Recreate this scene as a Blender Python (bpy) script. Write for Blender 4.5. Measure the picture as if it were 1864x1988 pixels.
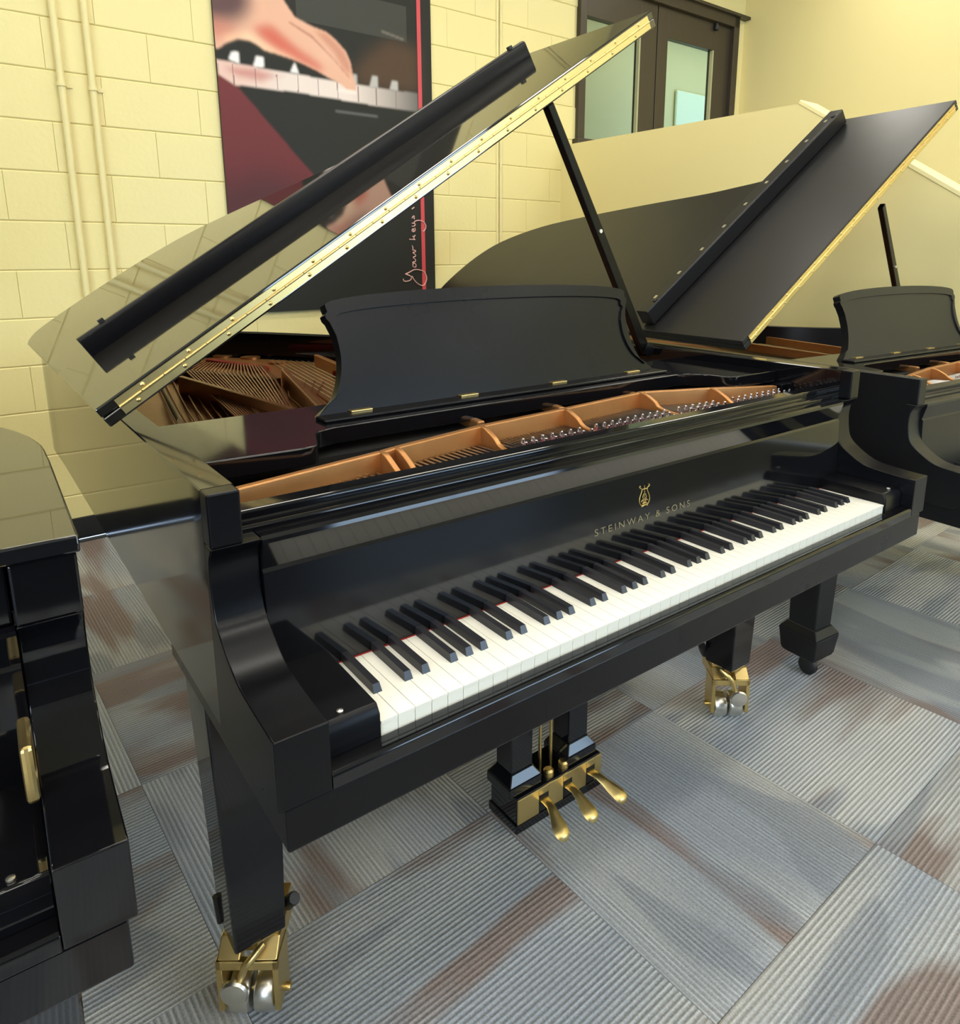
import bpy, math, random
import numpy as np
from mathutils import Vector, Matrix

for o in list(bpy.data.objects): bpy.data.objects.remove(o, do_unlink=True)
scene = bpy.context.scene
COL = scene.collection
random.seed(7)

# ------------------------------------------------------------------ camera
cam_d = bpy.data.cameras.new('camera'); cam = bpy.data.objects.new('camera', cam_d); COL.objects.link(cam)
F, CX, CY = 1384.92, 939.12, 802.79
cam_d.sensor_fit = 'HORIZONTAL'; cam_d.sensor_width = 36.0; cam_d.lens = F/1864*36
cam_d.shift_x = (932-CX)/1864; cam_d.shift_y = (CY-994)/1864
cam_d.clip_start = 0.02
RC = ((0.80284, -0.59618, -0.00412), (-0.13070, -0.16926, -0.97687), (0.58169, 0.78480, -0.21381))
M = Matrix(((RC[0][0], -RC[1][0], -RC[2][0], -0.33868),
            (RC[0][1], -RC[1][1], -RC[2][1], -0.66136),
            (RC[0][2], -RC[1][2], -RC[2][2], 1.27121), (0, 0, 0, 1)))
cam.matrix_world = M
scene.camera = cam

# ------------------------------------------------------------------ world, light, exposure
w = bpy.data.worlds.new('world'); scene.world = w; w.use_nodes = True
bg = w.node_tree.nodes['Background']; bg.inputs[0].default_value = (0.55, 0.72, 1.0, 1); bg.inputs[1].default_value = 2.5
vs = scene.view_settings
vs.view_transform = 'Standard'; vs.look = 'None'; vs.gamma = 1.0; vs.use_curve_mapping = False
vs.exposure = 0.47
LAMP = 11.5          # strength of the ceiling tubes
FILL_L = 150.0        # strength of the added window light that brightens the stair partition
DAY = 30.0          # sky light through the windows behind the camera

def area_light(name, loc, rot, sx, sy, power, col):
    d = bpy.data.lights.new(name, 'AREA'); d.shape = 'RECTANGLE'; d.size = sx; d.size_y = sy
    d.energy = power; d.color = col
    o = bpy.data.objects.new(name, d); COL.objects.link(o); o.location = loc; o.rotation_euler = rot
    return o

# the back wall runs along E (turned 1.27 degrees from the keyboard), N points away from the camera
PHI = math.radians(1.271); W0 = Vector((0, 2.973, 0))
WE = Vector((math.cos(PHI), math.sin(PHI), 0)); WN = Vector((-math.sin(PHI), math.cos(PHI), 0))
def wp(e, d, z): return W0 + WE*e - WN*d + Vector((0, 0, z))      # d = distance in front of the wall

# ------------------------------------------------------------------ materials
def srgb(r, g, b):
    f = lambda c: (c/255/12.92) if c/255 <= .04045 else ((c/255+.055)/1.055)**2.4
    return (f(r), f(g), f(b))
def newmat(name):
    m = bpy.data.materials.new(name); m.use_nodes = True
    nt = m.node_tree; b = nt.nodes['Principled BSDF']
    return m, nt, b
def mat(name, col, rough=.5, metal=0., noise=.0, nscale=20., bump=0., bscale=60., rvar=0., emit=None, spec=None, coat=0., ior=None):
    m, nt, b = newmat(name)
    b.inputs['Base Color'].default_value = (*col, 1); b.inputs['Roughness'].default_value = rough
    b.inputs['Metallic'].default_value = metal
    if spec is not None: b.inputs['Specular IOR Level'].default_value = spec
    if ior: b.inputs['IOR'].default_value = ior
    if coat: b.inputs['Coat Weight'].default_value = coat; b.inputs['Coat Roughness'].default_value = .04
    tc = nt.nodes.new('ShaderNodeTexCoord')
    n = nt.nodes.new('ShaderNodeTexNoise'); n.inputs['Scale'].default_value = nscale; n.inputs['Detail'].default_value = 4
    nt.links.new(tc.outputs['Object'], n.inputs['Vector'])
    if noise:
        mx = nt.nodes.new('ShaderNodeMix'); mx.data_type = 'RGBA'
        mx.inputs[6].default_value = (*[c*(1-noise) for c in col], 1); mx.inputs[7].default_value = (*[min(1, c*(1+noise)) for c in col], 1)
        nt.links.new(n.outputs['Fac'], mx.inputs[0]); nt.links.new(mx.outputs[2], b.inputs['Base Color'])
    if rvar:
        mr = nt.nodes.new('ShaderNodeMapRange'); mr.inputs['To Min'].default_value = max(0, rough-rvar); mr.inputs['To Max'].default_value = rough+rvar
        nt.links.new(n.outputs['Fac'], mr.inputs['Value']); nt.links.new(mr.outputs[0], b.inputs['Roughness'])
    if bump:
        n2 = nt.nodes.new('ShaderNodeTexNoise'); n2.inputs['Scale'].default_value = bscale; n2.inputs['Detail'].default_value = 3
        nt.links.new(tc.outputs['Object'], n2.inputs['Vector'])
        bp = nt.nodes.new('ShaderNodeBump'); bp.inputs['Strength'].default_value = bump; bp.inputs['Distance'].default_value = .004
        nt.links.new(n2.outputs['Fac'], bp.inputs['Height']); nt.links.new(bp.outputs[0], b.inputs['Normal'])
    if emit:
        b.inputs['Emission Color'].default_value = (*emit[0], 1); b.inputs['Emission Strength'].default_value = emit[1]
    return m

YEL = srgb(234, 219, 154)
MT = {}
MT['wall'] = mat('wall_paint', YEL, .42, noise=.03, nscale=2.5, bump=.25, bscale=45)
MT['mortar'] = mat('mortar_paint', srgb(232, 216, 150), .5, noise=.04, nscale=6)
MT['smooth'] = mat('smooth_wall_paint', srgb(234, 220, 158), .5, noise=.02, nscale=2, bump=.05, bscale=120)
MT['cap'] = mat('pale_cap_paint', srgb(244, 231, 172), .4, noise=.02)
MT['ceiling'] = mat('ceiling_white', srgb(200, 194, 175), .9, noise=.03, nscale=8)
MT['dimwall'] = mat('dim_wall', srgb(48, 46, 42), .8, noise=.06, nscale=3)  # unseen walls coloured near black, standing in for a dim room in reflections
MT['base'] = mat('black_rubber_base', (.012, .012, .012), .45, noise=.2)
MT['pipe'] = mat('conduit_paint', srgb(233, 219, 158), .4, noise=.03)
MT['gloss'] = mat('polished_ebony', (.0045, .0045, .006), .03, rvar=.01, nscale=5, ior=1.9)
MT['gloss15'] = mat('polished_ebony_case', (.0035, .0035, .0045), .05, rvar=.015, nscale=5, ior=1.45)
MT['lidgloss'] = mat('polished_ebony_lid', (.012, .011, .009), .04, rvar=.02, nscale=6, ior=2.0)
MT['ebony'] = mat('rubbed_ebony', (.004, .004, .005), .07, rvar=.02, nscale=7, ior=1.5)
MT['satin'] = mat('satin_ebony', (.0032, .0032, .0042), .27, rvar=.015, nscale=4, spec=.22)
MT['satin2'] = mat('matt_ebony', (.007, .007, .008), .36, rvar=.03, nscale=5, spec=.36)
MT['white'] = mat('ivory_plastic', srgb(236, 233, 220), .22, noise=.01)
MT['keyfront'] = mat('key_front', srgb(226, 230, 228), .3, noise=.01)
MT['blackkey'] = mat('ebony_key', (.016, .016, .02), .32, rvar=.08, nscale=60)
MT['brass'] = mat('polished_brass', (.72, .54, .22), .34, 1., rvar=.05, nscale=30)
MT['silver'] = mat('nickel', (.74, .71, .64), .3, 1.)
MT['bronze'] = mat('bronze_plate', srgb(186, 132, 80), .38, .75, noise=.12, nscale=25, bump=.06, bscale=300)
MT['copper'] = mat('copper_wire', srgb(165, 105, 70), .35, .9, noise=.2, nscale=200)
MT['steel'] = mat('steel_wire', (.30, .29, .28), .3, 1.)
MT['pin'] = mat('nickel_pin', (.62, .62, .66), .22, 1.)
MT['redfelt'] = mat('red_felt', srgb(160, 44, 40), .95, noise=.15, nscale=200)
MT['pinkfelt'] = mat('faded_red_felt', srgb(150, 80, 92), .95, noise=.15, nscale=200)
MT['wood'] = mat('bridge_wood', srgb(150, 104, 66), .5, noise=.15, nscale=30)
MT['pale'] = mat('pale_wood', srgb(190, 165, 115), .5, noise=.1, nscale=30)
MT['hole'] = mat('shade_in_recess', (.003, .002, .002), .8)  # near black painted in as the shade of recesses and the pin field
MT['gold'] = mat('gold_inlay', srgb(160, 152, 128), .3, .9, noise=.05)
MT['goldemb'] = mat('gold_emblem', srgb(190, 165, 100), .3, .7, noise=.05)
MT['frame'] = mat('brown_metal_frame', srgb(66, 58, 46), .4, .2, noise=.06)
MT['rubber'] = mat('black_rubber', (.01, .01, .01), .5)
MT['script'] = mat('pale_pink_ink', srgb(226, 176, 166), .6)
MT['stripe'] = mat('red_stripe_ink', srgb(205, 72, 78), .55)
MT['corr'] = mat('corridor_paint', srgb(178, 178, 138), .7, noise=.03)
MT['board'] = mat('pale_green_board', srgb(190, 208, 188), .5, noise=.02)
MT['lamp'] = mat('lamp_diffuser', (.9, .9, .88), .5, emit=((1.0, .955, .86), LAMP))
def glass_mat():
    m, nt, b = newmat('window_glass')
    out = nt.nodes['Material Output']; nt.nodes.remove(b)
    t = nt.nodes.new('ShaderNodeBsdfTransparent'); t.inputs[0].default_value = (.86, .90, .84, 1)
    g = nt.nodes.new('ShaderNodeBsdfGlossy'); g.inputs['Roughness'].default_value = .03
    fr = nt.nodes.new('ShaderNodeFresnel'); mx = nt.nodes.new('ShaderNodeMixShader')
    geo = nt.nodes.new('ShaderNodeNewGeometry'); inv = nt.nodes.new('ShaderNodeMath'); inv.operation = 'SUBTRACT'; inv.inputs[0].default_value = 1; nt.links.new(geo.outputs['Backfacing'], inv.inputs[1])
    ml = nt.nodes.new('ShaderNodeMath'); ml.operation = 'MULTIPLY'; nt.links.new(fr.outputs[0], ml.inputs[0]); nt.links.new(inv.outputs[0], ml.inputs[1])
    nt.links.new(ml.outputs[0], mx.inputs[0]); nt.links.new(t.outputs[0], mx.inputs[1]); nt.links.new(g.outputs[0], mx.inputs[2])
    nt.links.new(mx.outputs[0], out.inputs[0]); return m
MT['glass'] = glass_mat()

def carpet_mat():
    m, nt, b = newmat('ribbed_carpet'); N = nt.nodes; L = nt.links
    def nd(t, **k):
        n = N.new(t)
        for a, v in k.items(): setattr(n, a, v)
        return n
    tc = nd('ShaderNodeTexCoord'); oi = nd('ShaderNodeObjectInfo')
    sep = nd('ShaderNodeSeparateXYZ'); L.new(tc.outputs['Object'], sep.inputs[0])
    rnd = nd('ShaderNodeMath', operation='MULTIPLY'); rnd.inputs[1].default_value = 37.0; L.new(oi.outputs['Random'], rnd.inputs[0])
    mp = nd('ShaderNodeMapping'); mp.inputs['Scale'].default_value = (2.2, .75, 1); L.new(tc.outputs['Object'], mp.inputs['Vector'])
    def noise(scale, w_off, detail=2, dist=0., vec=None):
        n = nd('ShaderNodeTexNoise', noise_dimensions='4D'); n.inputs['Scale'].default_value = scale
        n.inputs['Detail'].default_value = detail; n.inputs['Distortion'].default_value = dist
        a = nd('ShaderNodeMath', operation='ADD'); a.inputs[1].default_value = w_off; L.new(rnd.outputs[0], a.inputs[0])
        L.new(a.outputs[0], n.inputs['W']); L.new(vec or mp.outputs[0], n.inputs['Vector']); return n
    # swirling bands of colour
    n1 = noise(1.5, 0, 1.5, .4)
    cr = nd('ShaderNodeValToRGB'); L.new(n1.outputs['Fac'], cr.inputs[0]); e = cr.color_ramp.elements
    e[0].position = .36; e[0].color = (*srgb(142, 147, 154), 1); e[1].position = .66; e[1].color = (*srgb(168, 166, 160), 1)
    x = e.new(.50); x.color = (*srgb(158, 160, 160), 1)
    mp2 = nd('ShaderNodeMapping'); mp2.inputs['Scale'].default_value = (2.6, .62, 1); L.new(tc.outputs['Object'], mp2.inputs['Vector'])
    nb_ = noise(1.9, 23, 2, .7, mp2.outputs[0])
    bm = nd('ShaderNodeMapRange'); bm.inputs['From Min'].default_value = .53; bm.inputs['From Max'].default_value = .62; bm.inputs['To Max'].default_value = .85; L.new(nb_.outputs['Fac'], bm.inputs['Value'])
    cm = nd('ShaderNodeMix', data_type='RGBA'); cm.inputs[7].default_value = (*srgb(122, 106, 99), 1); L.new(bm.outputs[0], cm.inputs[0]); L.new(cr.outputs[0], cm.inputs[6])
    nc_ = noise(2.6, 41, 1, .3, mp2.outputs[0])
    dm = nd('ShaderNodeMapRange'); dm.inputs['From Min'].default_value = .56; dm.inputs['From Max'].default_value = .60; dm.inputs['To Max'].default_value = .7; L.new(nc_.outputs['Fac'], dm.inputs['Value'])
    cm2 = nd('ShaderNodeMix', data_type='RGBA'); cm2.inputs[7].default_value = (*srgb(128, 132, 138), 1); L.new(dm.outputs[0], cm2.inputs[0]); L.new(cm.outputs[2], cm2.inputs[6])
    # ribs: every rib its own width and depth of tone
    wob = noise(1.2, 5, 1, 0)
    ys = nd('ShaderNodeMath', operation='MULTIPLY'); ys.inputs[1].default_value = 2*math.pi/.0102
    wm = nd('ShaderNodeMath', operation='MULTIPLY'); wm.inputs[1].default_value = .012; L.new(wob.outputs['Fac'], wm.inputs[0])
    ad = nd('ShaderNodeMath', operation='ADD'); L.new(sep.outputs['X'], ad.inputs[0]); L.new(wm.outputs[0], ad.inputs[1])
    L.new(ad.outputs[0], ys.inputs[0])
    sn = nd('ShaderNodeMath', operation='SINE'); L.new(ys.outputs[0], sn.inputs[0])
    rib = nd('ShaderNodeMapRange'); rib.inputs['From Min'].default_value = -1; L.new(sn.outputs[0], rib.inputs['Value'])
    cmbr = nd('ShaderNodeMapping'); cmbr.inputs['Scale'].default_value = (60, 3, 1); L.new(tc.outputs['Object'], cmbr.inputs['Vector'])
    streak = noise(1.0, 11, 1, 0, cmbr.outputs[0])
    amp = nd('ShaderNodeMapRange'); amp.inputs['From Min'].default_value = .3; amp.inputs['From Max'].default_value = .7
    amp.inputs['To Min'].default_value = .05; amp.inputs['To Max'].default_value = .85; L.new(streak.outputs['Fac'], amp.inputs['Value'])
    rp = nd('ShaderNodeMath', operation='POWER'); L.new(rib.outputs[0], rp.inputs[0]); rp.inputs[1].default_value = 1.7
    r2 = nd('ShaderNodeMath', operation='SUBTRACT'); L.new(rp.outputs[0], r2.inputs[0]); r2.inputs[1].default_value = .36
    r3 = nd('ShaderNodeMath', operation='MULTIPLY'); L.new(r2.outputs[0], r3.inputs[0]); L.new(amp.outputs[0], r3.inputs[1])
    sp = noise(330, 3, 3, 0, tc.outputs['Object'])
    s2 = nd('ShaderNodeMapRange'); s2.inputs['To Min'].default_value = -.62; s2.inputs['To Max'].default_value = .62; L.new(sp.outputs['Fac'], s2.inputs['Value'])
    sm = nd('ShaderNodeMath', operation='ADD'); L.new(r3.outputs[0], sm.inputs[0]); L.new(s2.outputs[0], sm.inputs[1])
    s3 = nd('ShaderNodeMath', operation='ADD'); L.new(sm.outputs[0], s3.inputs[0]); s3.inputs[1].default_value = 1.12
    tone = nd('ShaderNodeMapRange'); tone.inputs['To Min'].default_value = .8; tone.inputs['To Max'].default_value = 1.12; L.new(oi.outputs['Random'], tone.inputs['Value'])
    s4 = nd('ShaderNodeMath', operation='MULTIPLY'); L.new(s3.outputs[0], s4.inputs[0]); L.new(tone.outputs[0], s4.inputs[1])
    vm = nd('ShaderNodeVectorMath', operation='SCALE'); L.new(cm2.outputs[2], vm.inputs[0]); L.new(s4.outputs[0], vm.inputs['Scale'])
    L.new(vm.outputs[0], b.inputs['Base Color']); b.inputs['Roughness'].default_value = .95; b.inputs['Specular IOR Level'].default_value = .15
    bp = nd('ShaderNodeBump'); bp.inputs['Strength'].default_value = .5; bp.inputs['Distance'].default_value = .003
    L.new(rib.outputs[0], bp.inputs['Height']); L.new(bp.outputs[0], b.inputs['Normal'])
    return m
MT['carpet'] = carpet_mat()

# ------------------------------------------------------------------ mesh helpers
class MB:
    def __init__(s): s.v = []; s.f = []
    def add(s, v, f):
        o = len(s.v); s.v += [tuple(p) for p in v]; s.f += [tuple(i+o for i in q) for q in f]; return s
    def box(s, x0, x1, y0, y1, z0, z1, fn=None):
        v = [(x, y, z) for z in (z0, z1) for y in (y0, y1) for x in (x0, x1)]
        if fn: v = [fn(*p) for p in v]
        return s.add(v, [(0, 2, 3, 1), (4, 5, 7, 6), (0, 1, 5, 4), (2, 6, 7, 3), (0, 4, 6, 2), (1, 3, 7, 5)])
    def prism(s, pts, a, b, fn):
        """pts 2D outline (counter-clockwise), fn(p, q, t) -> xyz"""
        n = len(pts)
        v = [fn(p[0], p[1], a) for p in pts]+[fn(p[0], p[1], b) for p in pts]
        f = [tuple(range(n))[::-1], tuple(range(n, 2*n))]+[(i, (i+1) % n, n+(i+1) % n, n+i) for i in range(n)]
        return s.add(v, f)
    def tube(s, path, r, n=8, closed=False, flat=None):
        P = [Vector(p) for p in path]; m = len(P); v = []; f = []
        up = None
        for i, p in enumerate(P):
            a = P[(i-1) % m] if (closed or i > 0) else p; b = P[(i+1) % m] if (closed or i < m-1) else p
            t = (b-a).normalized()
            if up is None or abs(up.dot(t)) > .95:
                up = Vector((0, 0, 1)) if abs(t.z) < .9 else Vector((0, 1, 0))
            x = t.cross(up).normalized(); y = x.cross(t).normalized(); up = y
            rr = r[i] if isinstance(r, (list, tuple)) else r
            for k in range(n):
                an = 2*math.pi*k/n
                v.append(p+x*math.cos(an)*rr+y*math.sin(an)*rr)
        seg = m if closed else m-1
        for i in range(seg):
            for k in range(n):
                f.append((i*n+k, i*n+(k+1) % n, ((i+1) % m)*n+(k+1) % n, ((i+1) % m)*n+k))
        if not closed: f += [tuple(range(n))[::-1], tuple(range((m-1)*n, m*n))]
        return s.add(v, f)
    def lathe(s, prof, n, c, ax='z'):
        v = []; f = []
        for r, h in prof:
            for k in range(n):
                a = 2*math.pi*k/n; p = (r*math.cos(a), r*math.sin(a), h)
                if ax == 'y': p = (p[0], p[2], p[1])
                if ax == 'x': p = (p[2], p[0], p[1])
                v.append((c[0]+p[0], c[1]+p[1], c[2]+p[2]))
        m = len(prof)
        for i in range(m-1):
            for k in range(n): f.append((i*n+k, i*n+(k+1) % n, (i+1)*n+(k+1) % n, (i+1)*n+k))
        f += [tuple(range(n))[::-1], tuple(range((m-1)*n, m*n))]
        return s.add(v, f)
    def xf(s, fn): s.v = [tuple(fn(*p)) for p in s.v]; return s
    def mesh(s, name, m, smooth=None):
        me = bpy.data.meshes.new(name); me.from_pydata(s.v, [], s.f); me.validate()
        import bmesh
        bm = bmesh.new(); bm.from_mesh(me); bmesh.ops.recalc_face_normals(bm, faces=bm.faces); bm.to_mesh(me); bm.free()
        me.materials.append(MT[m] if isinstance(m, str) else m)
        if smooth:
            for p in me.polygons: p.use_smooth = True
            me.set_sharp_from_angle(angle=math.radians(smooth))
        return me
    def obj(s, name, m, parent=None, smooth=None, bevel=0, seg=2, kind=None, label=None, wn=False):
        o = bpy.data.objects.new(name, s.mesh(name, m, smooth)); COL.objects.link(o)
        if parent: o.parent = parent
        if bevel:
            md = o.modifiers.new('bevel', 'BEVEL'); md.width = bevel; md.segments = seg; md.limit_method = 'ANGLE'; md.angle_limit = math.radians(40)
            md.harden_normals = False
        if wn:
            md = o.modifiers.new('normals', 'WEIGHTED_NORMAL'); md.keep_sharp = True; md.weight = 80
        if kind: o['kind'] = kind
        if label: o['label'] = label
        return o
def inst(name, me, parent, loc=(0, 0, 0), rot=(0, 0, 0)):
    o = bpy.data.objects.new(name, me); COL.objects.link(o); o.parent = parent; o.location = loc; o.rotation_euler = rot; return o
def tag(o, label, cat, group=None):
    o['label'] = label; o['category'] = cat
    if group: o['group'] = group
    return o
def empty(name, loc, rz=0.):
    o = bpy.data.objects.new(name, None); COL.objects.link(o); o.location = loc; o.rotation_euler = (0, 0, rz); o.empty_display_size = .1; return o
def struct(o): o['kind'] = 'structure'; return o
def catmull(P, n=8, closed=False):
    P = [np.array(p, float) for p in P]; out = []; m = len(P)
    for i in range(m if closed else m-1):
        p1, p2 = P[i], P[(i+1) % m]
        p0 = P[i-1] if (closed or i > 0) else 2*p1-p2
        p3 = P[(i+2) % m] if (closed or i < m-2) else 2*p2-p1
        for k in range(n):
            t = k/n
            out.append(.5*((2*p1)+(-p0+p2)*t+(2*p0-5*p1+4*p2-p3)*t*t+(-p0+3*p1-3*p2+p3)*t**3))
    if not closed: out.append(P[-1])
    return [tuple(q) for q in out]
def offset(path, d):
    """offset an open 2D polyline to its left by d"""
    P = [np.array(p[:2], float) for p in path]; out = []
    for i, p in enumerate(P):
        a = P[i-1] if i > 0 else p; b = P[i+1] if i < len(P)-1 else p
        t = b-a; t /= np.linalg.norm(t); out.append(tuple(p+d*np.array([-t[1], t[0]])))
    return out

# ================================================================== THE ROOM
ZC = 3.62; EL, ER = -4.6, 5.04; DF = 8.2
floor = struct(MB().add([wp(EL, 0, -.006), wp(ER, 0, -.006), wp(ER, DF, -.006), wp(EL, DF, -.006), wp(EL, 0, -.1), wp(ER, 0, -.1), wp(ER, DF, -.1), wp(EL, DF, -.1)],
    [(0, 1, 2, 3), (4, 7, 6, 5), (0, 4, 5, 1), (1, 5, 6, 2), (2, 6, 7, 3), (3, 7, 4, 0)]).obj('floor', 'base'))
# carpet tiles, 61 cm, quarter turned
TP = .61; TA = math.radians(2.2)
tile_me = MB().box(-TP/2+.0006, TP/2-.0006, -TP/2+.0006, TP/2-.0006, -.005, 0).mesh('carpet_tile', 'carpet')
rib_x = {(1, 0), (-1, 0), (1, -1), (2, 1), (0, 1), (-2, 1), (0, -1), (-1, 2), (3, 0), (1, 2), (-3, 0), (-1, -2)}
for i in range(-4, 8):
    for j in range(-3, 5):
        cx_, cy_ = .575+(i+.5)*TP-TP*0, -.115+(j+.5)*TP
        # rotate the grid about the corner (1.154,-.10)
        dx, dy = (i-1+.5)*TP, (j+.5)*TP
        x = 1.154+dx*math.cos(TA)-dy*math.sin(TA); y = -.10+dx*math.sin(TA)+dy*math.cos(TA)
        if y > 2.72 or x > 4.9: continue
        along_x = ((i, j) in rib_x) or (abs(i) > 2 and (i+j) % 2 == 1)
        inst('carpet_tile', tile_me, floor, (x, y, 0), (0, 0, TA+(math.pi/2 if along_x else 0)+(math.pi if (i*7+j*3) % 4 == 1 else 0)))

# back wall: recessed joint plane with an opening, painted blocks in front of it
WIN = (3.19, 4.93, 2.03, 3.06)
b = MB()
def slab(b, e0, e1, z0, z1, d0=-.15, d1=-.006):
    return b.box(e0, e1, d0, d1, z0, z1, lambda e, d, z: wp(e, d, z))
slab(b, EL, WIN[0], 0, ZC); slab(b, WIN[1], ER+.15, 0, ZC); slab(b, WIN[0], WIN[1], 0, WIN[2]); slab(b, WIN[0], WIN[1], WIN[3], ZC)
wall_back = struct(b.obj('wall_back', 'mortar'))
def block_mesh(L, H, g=.0003, gz=.0018, c=.0045, dep=.006):
    x0, x1, z0, z1 = g/2, L-g/2, gz/2, H-gz/2
    v = [(x0, dep, z0), (x1, dep, z0), (x1, dep, z1), (x0, dep, z1), (x0+.0012, -.0, z0+c), (x1-.0012, -.0, z0+c), (x1-.0012, -.0, z1-c), (x0+.0012, -.0, z1-c)]
    v2 = [(x0, dep*.55, z0), (x1, dep*.55, z0), (x1, dep*.55, z1), (x0, dep*.55, z1)]
    m = MB(); m.add([v[0], v[1], v[2], v[3]]+v2+v[4:], [(0, 1, 5, 4), (1, 2, 6, 5), (2, 3, 7, 6), (3, 0, 4, 7), (4, 5, 9, 8), (5, 6, 10, 9), (6, 7, 11, 10), (7, 4, 8, 11), (8, 9, 10, 11), (0, 3, 2, 1)])
    return m.mesh('wall_block', 'wall')
BL, BH = .4064, .2032
full = block_mesh(BL, BH); cache = {}
for k in range(15):
    z = k*BH+.006
    off = (.5158-1.2192+(0 if k % 2 == 0 else BL/2))
    e = off-BL*2
    while e < 3.183:
        e1 = e+BL
        lim = 3.183
        if e1 > lim+.001:
            Lw = round(lim-e, 3)
            if Lw > .03:
                if Lw not in cache: cache[Lw] = block_mesh(Lw, BH)
                inst('wall_block', cache[Lw], wall_back, wp(e, 0, z), (0, 0, PHI))
        elif e1 > -1.0:
            inst('wall_block', full, wall_back, wp(e, 0, z), (0, 0, PHI))
        e = e1
# smooth plaster on the wall right of the blocks
b = MB(); slab(b, 3.183, WIN[0], 1.5, ZC, -.006, .001); slab(b, WIN[1], ER, 1.5, ZC, -.006, .001); slab(b, WIN[0], WIN[1], WIN[3], ZC, -.006, .001)
b.obj('plaster', 'smooth', wall_back)
base = struct(MB().box(EL, 3.05, 0, .012, .0, .1016, lambda e, d, z: wp(e, d, z)).obj('baseboard_back', 'base', bevel=.003))
wall_right = struct(MB().box(ER, ER+.15, -.15, DF, 0, ZC, lambda e, d, z: wp(e, d, z)).obj('wall_right', 'smooth'))
lw = MB(); LD = (4.3, 7.9); LZ = (.9, 2.9)
for (d0, d1, z0, z1) in ((-.15, LD[0], 0, ZC), (LD[1], DF, 0, ZC), (LD[0], LD[1], 0, LZ[0]), (LD[0], LD[1], LZ[1], ZC)): lw.box(EL-.15, EL, d0, d1, z0, z1, lambda e, d, z: wp(e, d, z))
wall_left = struct(lw.obj('wall_left', 'dimwall'))
fr_ = MB()
for (d0, d1, z0, z1) in ((LD[0], LD[0]+.06, *LZ), (LD[1]-.06, LD[1], *LZ), (LD[0], LD[1], LZ[0], LZ[0]+.06), (LD[0], LD[1], LZ[1]-.06, LZ[1]), (5.47, 5.53, *LZ), (6.67, 6.73, *LZ)): fr_.box(EL-.10, EL-.03, d0, d1, z0, z1, lambda e, d, z: wp(e, d, z))
window_3 = struct(fr_.obj('window_3', 'frame'))  # window added in the unseen left wall to brighten the stair partition
MB().box(EL-.066, EL-.06, LD[0]+.05, LD[1]-.05, LZ[0]+.05, LZ[1]-.05, lambda e, d, z: wp(e, d, z)).obj('pane', 'glass', window_3)
area_light('daylight_and_fill', wp(EL+.02, (LD[0]+LD[1])/2, (LZ[0]+LZ[1])/2), (math.radians(90), 0, PHI-math.radians(90)), LD[1]-LD[0], LZ[1]-LZ[0], FILL_L, (.72, .86, 1.0))  # fill light of the added left window
ceiling = struct(MB().box(EL-.15, ER+.15, -.15, DF+.15, ZC, ZC+.1, lambda e, d, z: wp(e, d, z)).obj('ceiling', 'ceiling'))
# wall behind the camera with two tall windows
fw = MB(); WX = [(2.0, 4.7)]; WZ = (.85, 2.8)
es = [EL-.15, WX[0][0], WX[0][1], ER+.15]
for a in range(3):
    if a == 1:
        fw.box(es[a], es[a+1], DF, DF+.15, 0, WZ[0], lambda e, d, z: wp(e, d, z)); fw.box(es[a], es[a+1], DF, DF+.15, WZ[1], ZC, lambda e, d, z: wp(e, d, z))
    else: fw.box(es[a], es[a+1], DF, DF+.15, 0, ZC, lambda e, d, z: wp(e, d, z))
wall_front = struct(fw.obj('wall_front', 'dimwall'))
for n, (a, c) in enumerate(WX):
    fr = MB()
    for (x0, x1, z0, z1) in ((a, a+.06, *WZ), (c-.06, c, *WZ), (a, c, WZ[0], WZ[0]+.06), (a, c, WZ[1]-.06, WZ[1]), ((a+c)/2-.03, (a+c)/2+.03, *WZ)):
        fr.box(x0, x1, DF+.03, DF+.10, z0, z1, lambda e, d, z: wp(e, d, z))
    wo = struct(fr.obj('window_%d' % (n+2), 'frame'))
    MB().box(a+.05, c-.05, DF+.06, DF+.066, WZ[0]+.05, WZ[1]-.05, lambda e, d, z: wp(e, d, z)).obj('pane', 'glass', wo)
    area_light('daylight_and_fill', wp((a+c)/2, DF-.02, (WZ[0]+WZ[1])/2), (math.radians(90), 0, PHI), c-a, WZ[1]-WZ[0], DAY*(c-a), (.55, .75, 1.0))

# stair partition, comes out of the back wall, level then sloping with the stairs
PE = 3.056
prof = [(0, 0), (0, 1.992), (1.645, 1.992), (3.85, .578), (3.85, .40), (1.1, .40), (1.1, 0)]
stair = struct(MB().prism(prof, PE, PE+.13, lambda d, z, e: wp(e, d, z)).obj('wall_stair', 'smooth'))
sl = math.atan2(1.992-.29, 4.3-1.645); cs, sn_ = math.cos(sl), math.sin(sl)
cp = [(1.645, 1.992), (3.85, .578), (3.85+.018*sn_, .578+.019*cs), (1.655, 1.992+.017)]
struct(MB().prism(cp, PE-.004, PE+.16, lambda d, z, e: wp(e, d, z)).obj('trim_1', 'cap', bevel=.003))

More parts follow.
